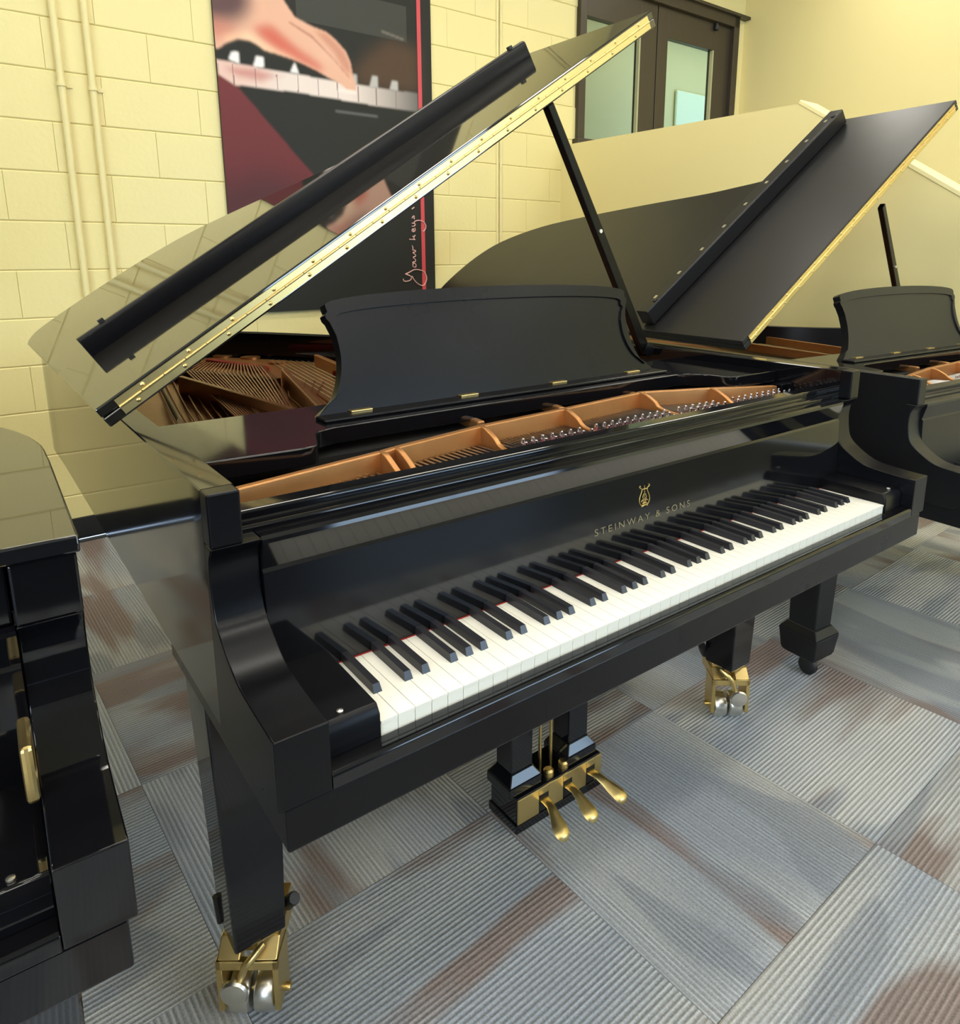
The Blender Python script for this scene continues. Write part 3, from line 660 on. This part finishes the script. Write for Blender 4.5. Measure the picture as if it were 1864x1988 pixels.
    lc = []
    for k in lo: lc.append(k)
    lid = MB().prism(lc, 0, .0185, lambda s, y, h: lp(s, y, h)).obj('lid', lidm, root, smooth=30, bevel=.0025, wn=True)
    LW = cfg['lidW']
    if not cfg.get('closed'):
        fd = cfg['flapD']
        fp_ = [(0, ly), (LW, ly), (LW, ly+fd), (0, ly+fd)]
        flap = MB().prism(fp_, .0195, .0375, lambda s, y, h: lp(s, y, h)).obj('lid_flap', cfg['flapm'], root, bevel=.0025)
        s0, s1, l0 = cfg['lip']
        lipp = [(l0, .0365), (l0, .074), (l0+.0025, .0795), (l0+.007, .082), (l0+.020, .082), (l0+.022, .080), (l0+.022, .0365)]
        if cfg.get('lipbox'): lipp = [(l0, .0405), (l0, .094), (l0+.004, .098), (l0+.055, .098), (l0+.055, .0405)]
        lip = MB().prism(lipp, s0, s1, lambda y, h, s: lp(s, y, h)).obj('front_rail', cfg['lipm'], flap, smooth=25, bevel=.0015)
        for s_ in (s0+.06, s1-.05):
            MB().box(s_-.006, s_+.006, l0+.006, l0+.018, .0815 if not cfg.get('lipbox') else .0975, .089 if not cfg.get('lipbox') else .102, lambda s, y, h: lp(s, y, h)).obj('bumper', 'rubber', flap)
        if cfg.get('lipbox'):
            for k in range(9):
                s_ = s0+.08+k*(s1-s0-.16)/8; p_ = lp(s_, l0+.028, .0985)
                MB().box(s_-.008, s_+.008, l0+.022, l0+.032, .0975, .0995, lambda s, y, h: lp(s, y, h)).obj('screw_plate', 'silver', flap)
        h1 = MB().box(.031, LW-.022, ly-.0022, ly+.0, .0040, .0178, lambda s, y, h: lp(s, y, h)).obj('hinge_leaf', 'brass', lid)
        h2 = MB().box(.031, LW-.022, ly-.0022, ly+.0, .0202, .0325, lambda s, y, h: lp(s, y, h)).obj('hinge_leaf', 'brass', flap)
        kn = MB(); ns = 34; L0, L1 = .031, LW-.022
        for k in range(ns):
            a = L0+(L1-L0)*k/ns; c = L0+(L1-L0)*(k+1)/ns-.0012
            kn.tube([lp(a, ly-.003, .019), lp(c, ly-.003, .019)], .0026, 8)
        kn.obj('hinge_knuckles', 'brass', lid, smooth=50, kind='stuff')
        for hh, par in ((.0105, lid), (.0268, flap)):
            for k in range(16):
                s_ = .06+(LW-.14)*k/15.+(.02 if par is flap else 0)
                p_ = lp(s_, ly-.0022, hh)
                MB().lathe([(.0001, -.0022), (.0028, -.0018), (.0042, 0), (.0001, 0)], 8, p_, 'y').obj('screw', 'brass', par, smooth=50)
        # lid prop
        p0, p1 = cfg['prop']
        d_ = (Vector(p1)-Vector(p0)).normalized(); side = d_.cross(Vector((0, 1, 0))).normalized(); bk = Vector((0, 1, 0))
        def bar(P, Q, w0, w1, t):
            v = []
            for X_, w_ in ((P, w0), (Q, w1)):
                X_ = Vector(X_)
                v += [X_-side*w_-bk*t, X_+side*w_-bk*t, X_+side*w_+bk*t, X_-side*w_+bk*t]
            return MB().add([(q.x/sx, q.y, q.z) for q in v], [(0, 3, 2, 1), (4, 5, 6, 7), (0, 1, 5, 4), (1, 2, 6, 5), (2, 3, 7, 6), (3, 0, 4, 7)])
        pr = bar(p0, p1, .017, .011, .010).obj('lid_prop', 'satin', root, bevel=.003)
        q = Vector(p0); MB().lathe([(.0001, -.02), (.02, -.02), (.02, .02), (.0001, .02)], 14, (q.x/sx, q.y, q.z+.005), 'y').obj('prop_pivot', 'satin', pr, smooth=40)
        mid = Vector(p0)*.45+Vector(p1)*.55
        MB().lathe([(.0001, -.004), (.005, -.004), (.006, 0), (.0001, 0)], 10, (mid.x/sx, mid.y-.010, mid.z), 'y').obj('prop_stud', 'silver', pr, smooth=40)
    # ---- legs and casters
    for li, (lx, lyy, yaw) in enumerate(cfg['legs']):
        zb = cfg['legz']; t0, t1 = .056, .043
        zt_ = .655 if lyy < .5 else ZB
        v = [(lx+a*t1, lyy+c*t1, zb) for a, c in ((-1, -1), (1, -1), (1, 1), (-1, 1))]+[(lx+a*t0, lyy+c*t0, zt_) for a, c in ((-1, -1), (1, -1), (1, 1), (-1, 1))]
        leg = MB().add(v, [(0, 3, 2, 1), (4, 5, 6, 7), (0, 1, 5, 4), (1, 2, 6, 5), (2, 3, 7, 6), (3, 0, 4, 7)]).obj('leg', cfg.get('legm', 'ebony'), root, bevel=.004)
        if cfg['caster'] == 'brass':
            rot = Matrix.Rotation(yaw, 3, 'Z')
            def T(x, y, z): p = rot @ Vector((x, y+.034, 0)); return (lx+p.x, lyy+p.y, z)
            c = MB()
            # plate and hood under the leg, fork with an open front
            c.box(-.046, .046, -.046, .046, .150, .162); c.xf(T); c.obj('caster_plate', 'brass', leg, bevel=.002)
            c = MB(); hp = [(-.048, .150), (.030, .150), (.030, .119), (-.075, .112), (-.075, .128)]
            c.prism(hp, -.050, -.012, lambda y, z, x: (x, y, z)); c.prism(hp, .012, .050, lambda y, z, x: (x, y, z)); c.box(-.012, .012, -.05, .03, .120, .150)
            c.xf(T); c.obj('caster_hood', 'brass', leg, bevel=.002)
            c = MB()
            c.box(-.052, .052, -.078, -.066, .112, .129); c.box(-.052, -.042, -.078, -.018, .028, .129); c.box(.042, .052, -.078, -.018, .028, .129)
            c.xf(T); c.obj('caster_fork', 'brass', leg, bevel=.0015)
            for x0, x1 in ((-.040, -.003), (.003, .040)):
                c = MB().lathe([(.0001, x0), (.027, x0), (.033, x0+.002), (.035, x0+.005), (.035, x1-.005), (.033, x1-.002), (.027, x1), (.0001, x1)], 28, (0, -.042, .0355), 'x')
                c.xf(T); c.obj('wheel', 'silver', leg, smooth=40)
            c = MB().tube([(-.060, -.042, .0355), (.060, -.042, .0355)], .007, 10); c.xf(T); c.obj('axle', 'brass', leg, smooth=50)
            c = MB().lathe([(.0001, -.096), (.005, -.0955), (.021, -.093), (.024, -.089), (.024, -.084), (.0001, -.082)], 18, (-.020 if lx < .5 else .020, 0, .078), 'y'); c.xf(T); c.obj('brake_disc', 'silver', leg, smooth=35)
            s_ = 1 if lx < .5 else -1
            c = MB().tube([(-.010*s_, -.080, .100), (.0, -.085, .128), (.012*s_, -.088, .145), (.030*s_, -.070, .158)], [.006, .007, .007, .005], 8); c.xf(T); c.obj('brake_lever', 'brass', leg, smooth=50)
            c = MB().tube([(.052*s_, .0, .165), (.064*s_, -.01, .185), (.072*s_, -.03, .205), (.075*s_, -.034, .21)], [.012, .011, .011, .009], 10); c.xf(T); c.obj('brake_pedal', 'rubber', leg, smooth=50)
            c = MB().tube([(-.056*s_, -.03, .160), (-.060*s_, -.03, .212)], .006, 8); c.xf(T); c.obj('stop_post', 'rubber', leg, smooth=50)
        else:
            c = MB(); f0, f1 = .066, .058
            zz_ = [(zb-.006, f1*.86), (zb+.005, f1), (zb+.075, f0), (zb+.10, t1+.004)]
            for (z0, r0), (z1, r1) in zip(zz_[:-1], zz_[1:]):
                v = [(lx+a*r0, lyy+d*r0, z0) for a, d in ((-1, -1), (1, -1), (1, 1), (-1, 1))]+[(lx+a*r1, lyy+d*r1, z1) for a, d in ((-1, -1), (1, -1), (1, 1), (-1, 1))]
                c.add(v, [(0, 3, 2, 1), (4, 5, 6, 7), (0, 1, 5, 4), (1, 2, 6, 5), (2, 3, 7, 6), (3, 0, 4, 7)])
            c.obj('ferrule', cfg.get('legm', 'ebony'), leg, bevel=.004)
            bz = -root.location.z
            c = MB().lathe([(.0001, -.012), (.024, -.012), (.029, -.008), (.029, .008), (.024, .012), (.0001, .012)], 20, (lx-.02, lyy-.02, bz+.0295), 'x'); c.obj('wheel', 'rubber', leg, smooth=40)
            MB().tube([(lx-.02, lyy-.02, bz+.045), (lx, lyy, zb)], .014, 10).obj('caster_stem', 'rubber', leg, smooth=50)
    # ---- lyre
    if cfg.get('lyre'):
        zb = .045 if cfg['caster'] == 'brass' else .055
        ly0 = empty('pedal_lyre', (0, 0, 0)); ly0.parent = root
        x0, x1, y0, y1 = .502, .755, .358, .452
        bx = MB().box(x0-.004, x1+.004, y0-.003, y1+.004, zb, zb+.022)
        bx.box(x0, x1, y0, y1, zb+.022, zb+.088); bx.obj('pedal_box', 'ebony', ly0, bevel=.003)
        xx = [x0, .556, .600, .630, .672, .702, x1]
        for k, (a, c) in enumerate(((x0, .562), (.590, .634), (.662, .706), (.734, x1))):
            MB().box(a, c, y0-.0035, y0-.0002, zb+.024, zb+.086).obj('brass_plate', 'brass', ly0, bevel=.001)
        for a, c in ((.562, .590), (.634, .662), (.706, .734)):
            MB().box(a, c, y0-.0035, y0-.0002, zb+.068, zb+.086).obj('brass_plate', 'brass', ly0, bevel=.001)
            MB().box(a, c, y0-.0012, y0+.0, zb+.024, zb+.068).obj('pedal_slot', 'hole', ly0)
        for px in (.532, .7):
            fo = MB()
            for (r0, z0), (r1, z1) in zip([(.046, zb+.088), (.046, zb+.112), (.030, zb+.135), (.030, .655)][:-1], [(.046, zb+.112), (.030, zb+.135), (.030, .655)]):
                yc = .405
                v = [(px+a*r0, yc+d*r0*.9, z0) for a, d in ((-1, -1), (1, -1), (1, 1), (-1, 1))]+[(px+a*r1, yc+d*r1*.9, z1) for a, d in ((-1, -1), (1, -1), (1, 1), (-1, 1))]
                fo.add(v, [(0, 3, 2, 1), (4, 5, 6, 7), (0, 1, 5, 4), (1, 2, 6, 5), (2, 3, 7, 6), (3, 0, 4, 7)])
            fo.obj('lyre_post', 'ebony', ly0, bevel=.003)
        for px in (.607, .64): MB().tube([(px, .405, zb+.088), (px, .405, .655)], .004, 8).obj('pedal_rod', 'brass', ly0, smooth=60)
        for px in (.607, .652): MB().lathe([(.0001, 0), (.012, 0), (.012, .012), (.008, .016), (.0001, .016)], 12, (px, .375, zb+.088)).obj('adjusting_nut', 'brass', ly0, smooth=40)
        for px, sw in ((.576, -.012), (.648, .002), (.720, .022)):
            path = [(0, .37, .010, .0125), (0, .348, .013, .0115), (.15, .331, .012, .0105), (.45, .314, .004, .0125), (.8, .298, -.006, .0175), (1., .286, -.012, .019), (1.05, .275, -.019, .0165), (1.05, .270, -.024, .009)]
            v = []; f = []
            zc_ = zb+.042
            for (k, y, dz, hw) in path:
                x = px+sw*k
                for a, d in ((-1, 0), (-.7, 1), (.0, 1.25), (.7, 1), (1, 0), (.6, -.8), (0, -1), (-.6, -.8)):
                    v.append((x+a*hw, y, zc_+dz+d*.0045))
            for i in range(len(path)-1):
                for q in range(8): f.append((i*8+q, i*8+(q+1) % 8, (i+1)*8+(q+1) % 8, (i+1)*8+q))
            f += [tuple(range(8)), tuple(range(len(v)-8, len(v)))]
            MB().add(v, f).obj('pedal', 'brass', ly0, smooth=70)
    return root, fb

def key_meshes():
    m = MB(); g = .0005
    m.box(g, KW-g, .0010, .142, -.0085, 0.)
    me = MB(); me.box(g, KW-g, -.0012, .142, -.0035, 0); me.box(g, KW-g, -.0002, .142, -.020, -.0035)
    wm = me.mesh('white_key', 'white')
    b0, b1, h = .0062, .0047, .0118
    v = [(-b0, .050, -.002), (b0, .050, -.002), (b0, .143, -.002), (-b0, .143, -.002), (-b1, .0555, h-.001), (b1, .0555, h-.001), (b1, .143, h), (-b1, .143, h), (-b1*.9, .0545, h-.003), (b1*.9, .0545, h-.003)]
    bm_ = MB().add([v[i] for i in range(8)], [(0, 3, 2, 1), (4, 5, 6, 7), (0, 1, 5, 4), (1, 2, 6, 5), (2, 3, 7, 6), (3, 0, 4, 7)]).mesh('black_key', 'blackkey')
    pm = MB().lathe([(.0036, 0), (.0036, .010), (.0042, .012), (.0036, .015), (.0030, .021), (.0012, .022)], 8, (0, 0, 0)).mesh('tuning_pin', 'pin', 40)
    return wm, bm_, pm
WM, BMK, PM = key_meshes()
FL = [(-.07, .268, .968), (.183, .310, .970), (.213, .316, .971), (.41, .350, .972), (.632, .368, .972), (.90, .395, .972), (1.06, .332, .972), (1.28, .30, .958)]
GUS = [(.183, .310, .970), (.213, .316, .971), (.41, .352, .972), (.632, .370, .972), (.885, .390, .972), (1.06, .334, .972)]
OUT_B = [(XR, .168), (XR, .45), (XR, .68), (1.31, .84), (1.19, 1.00), (1.03, 1.18), (.885, 1.38), (.735, 1.62), (.59, 1.86), (.47, 2.01), (.32, 2.075), (.16, 2.085), (.0, 2.05), (-.09, 1.985), (XL, 1.88), (XL, 1.6), (XL, 1.0), (XL, .5), (XL, .168)]
# lid of the main piano in its own plane (s from the hinge side, y)
lid_b = [(0, .6), (1.51, .6), (1.51, .70)]+catmull([(1.46, .85), (1.34, 1.00), (1.2, 1.16), (1.05, 1.36), (.9, 1.60), (.75, 1.86), (.62, 2.03), (.47, 2.10), (.3, 2.112), (.15, 2.09), (.05, 2.045), (.01, 1.96)], 4)+[(0, 1.9)]
BARS = [((.117, 1.27), (.20, .65), .975), ((.375, 1.22), (.2365, .65), .975), ((.45, .41), (.60, 1.52), .965), ((.66, .41), (.86, 1.25), .965), ((.90, .42), (1.08, 1.0), .965)]
HOLES = [(.43, 1.96), (.496, 1.856), (.53, 1.676), (.62, 1.50), (.34, 1.99), (.72, 1.36), (.24, 2.0)]
main_cfg = dict(label='black grand piano in the middle with lid raised and white keyboard showing', case='ebony', front='satin', lidm='lidgloss', flapm='lidgloss', lipm='satin', fbm='ebony',
    outline=OUT_B, lid=lid_b, lidO=(-.1545, .6, 1.0045), lidA=32.45, lidY=.6, lidW=1.51, flapD=.46, lip=(.070, 1.462, .995), prop=((1.285, .735, 1.0), (.815, .645, 1.610)),
    flange=FL, gussets=GUS, bars=BARS, holes=HOLES, wm=WM, bm=BMK, pm=PM, legs=[(-.060, .385, math.radians(-36)), (1.285, .385, math.radians(-37)), (.28, 1.75, math.radians(-30))], legz=.160, caster='brass', lyre=True)
piano_main, fb_main = make_piano((0, 0, 0), 0, main_cfg)
# lettering and lyre emblem on the fall board
def on_fall(x, z): return (x, .1425+(z-.752)/(.893-.752)*.0075-.0008, z)
tcv = bpy.data.curves.new('lettering', 'FONT'); tcv.body = 'STEINWAY & SONS'; tcv.size = .0175; tcv.space_character = 1.42; tcv.align_x = 'LEFT'; tcv.resolution_u = 4; tcv.extrude = .0002
to = bpy.data.objects.new('lettering_source', tcv); COL.objects.link(to); bpy.context.view_layer.update()
tme = bpy.data.meshes.new_from_object(to.evaluated_get(bpy.context.evaluated_depsgraph_get())); bpy.data.objects.remove(to, do_unlink=True)
wd = max(v.co.x for v in tme.vertices)
for v in tme.vertices:
    x, yy, zz = v.co; p = on_fall(.492+x*.256/wd, .8055+yy); v.co = (p[0], p[1]-zz, p[2])
tme.materials.clear(); tme.materials.append(MT['gold'])
lt = bpy.data.objects.new('lettering', tme); COL.objects.link(lt); lt.parent = fb_main; lt['label'] = 'gold maker lettering on the fall board'
em = MB(); ex, ez = .619, .832
def est(pts, r): em.tube([(on_fall(ex+a, ez+c)[0], on_fall(ex+a, ez+c)[1]-.0003, ez+c) for a, c in catmull(pts, 5)], r, 6)
for s_ in (-1, 1):
    est([(.002*s_, .003), (.009*s_, .004), (.0135*s_, .011), (.012*s_, .02), (.0075*s_, .029), (.008*s_, .034), (.0115*s_, .036)], .0009)
    est([(.0115*s_, .036), (.013*s_, .038), (.011*s_, .04)], .0011)
    est([(.009*s_, .010), (.005*s_, .013), (.003*s_, .009), (.006*s_, .006)], .0008)
    est([(.002*s_, .012), (.0045*s_, .018), (.002*s_, .024)], .0007)
est([(-.008, .032), (0, .033), (.008, .032)], .0009); est([(0, .008), (0, .034), (0, .039)], .0007); est([(-.008, .001), (0, .003), (.008, .001)], .0014); est([(-.005, .0055), (0, .007), (.005, .0055)], .0013)
em.obj('lyre_emblem', 'goldemb', fb_main, smooth=60, label='gold lyre emblem above the lettering')

# second piano: matt black, lid raised, right of the main one
sx2 = .88
O2 = [(x/sx2, y) for x, y in [(1.185, .168), (1.185, .45), (1.185, .66), (1.15, .80), (1.03, .98), (.885, 1.12), (.80, 1.25), (.755, 1.45), (.715, 1.75), (.655, 2.1), (.575, 2.45), (.44, 2.70), (.28, 2.80), (.1, 2.81), (-.03, 2.76), (-.1, 2.66), (-.1185, 2.5), (-.1185, 2.0), (-.1185, 1.0), (-.1185, .168)]]
O2 = [(XR if abs(x-1.185/sx2) < 1e-6 else (XL if abs(x+.1185/sx2) < 1e-6 else x), y) for x, y in O2]
lid2 = [(0, .655), (1.335, .655), (1.335, .74)]+catmull([(1.29, .88), (1.17, 1.02), (1.03, 1.12), (.965, 1.2), (.925, 1.35), (.895, 1.5), (.855, 1.8), (.80, 2.15), (.725, 2.5), (.60, 2.75), (.45, 2.85), (.25, 2.87), (.1, 2.83), (.02, 2.74)], 4)+[(0, 2.6)]
cfg2 = dict(label='matt black grand piano on the right behind the main one with lid raised', case='satin2', front='satin2', lidm='satin2', flapm='satin2', lipm='satin2', deskm='satin2', sx=sx2, outline=O2, lid=lid2,
    lidO=(-.140, .655, 1.029), lidA=36.8, lidY=.655, lidW=1.335, flapD=.44, lip=(.03, 1.30, 1.05), lipbox=True, prop=((1.13, .86, 1.01), (.585, .70, 1.485)),
    flange=FL, gussets=GUS, bars=BARS[2:4], wm=WM, bm=BMK, pm=PM, legs=[(-.055/sx2, .41, 0), (1.13/sx2, .41, 0), (.25, 2.3, 0)], legz=.105, caster='ball', legm='satin2', plain=False)
p2, fb2 = make_piano((1.698, -.0485, -.042), math.radians(-4.96), cfg2)

# third piano: high gloss, lid shut, at the left edge
cfg3 = dict(label='high gloss black grand piano at the left edge with its lid shut', case='gloss15', front='gloss15', lidm='gloss', flapm='gloss', lipm='gloss', outline=OUT_B,
    lid=[(0, .134), (1.508, .134)]+catmull([(1.508, .48), (1.502, .60), (1.465, .74), (1.37, .90), (1.22, 1.09), (1.05, 1.32), (.9, 1.58), (.75, 1.85), (.62, 2.03), (.47, 2.10), (.3, 2.112), (.15, 2.09), (.05, 2.045), (.01, 1.96)], 5)+[(0, 1.9)], lidO=(-.145, .6, 1.0115), lidA=0., lidY=.6, lidW=1.51, closed=True, kb=.05, cheekw=.060,
    flange=FL, gussets=GUS, wm=WM, bm=BMK, pm=PM, nopins=True, plain=True, legs=[(-.05, .2, 0), (1.255, .2, 0), (.28, 1.75, 0)], legz=.14, caster='ball', legm='gloss')
p3, fb3 = make_piano((-1.630, .034, -.032), math.radians(-1.6), cfg3)
MB().box(XR-.072, XR-.0606, .06, .12, .80, .86).obj('arm_plate', 'brass', p3, bevel=.004)

MB().box(XL+.062, XR-.062, .150, .172, .9445, 1.011).obj('lid_front_rail', 'gloss15', p3, bevel=.003)
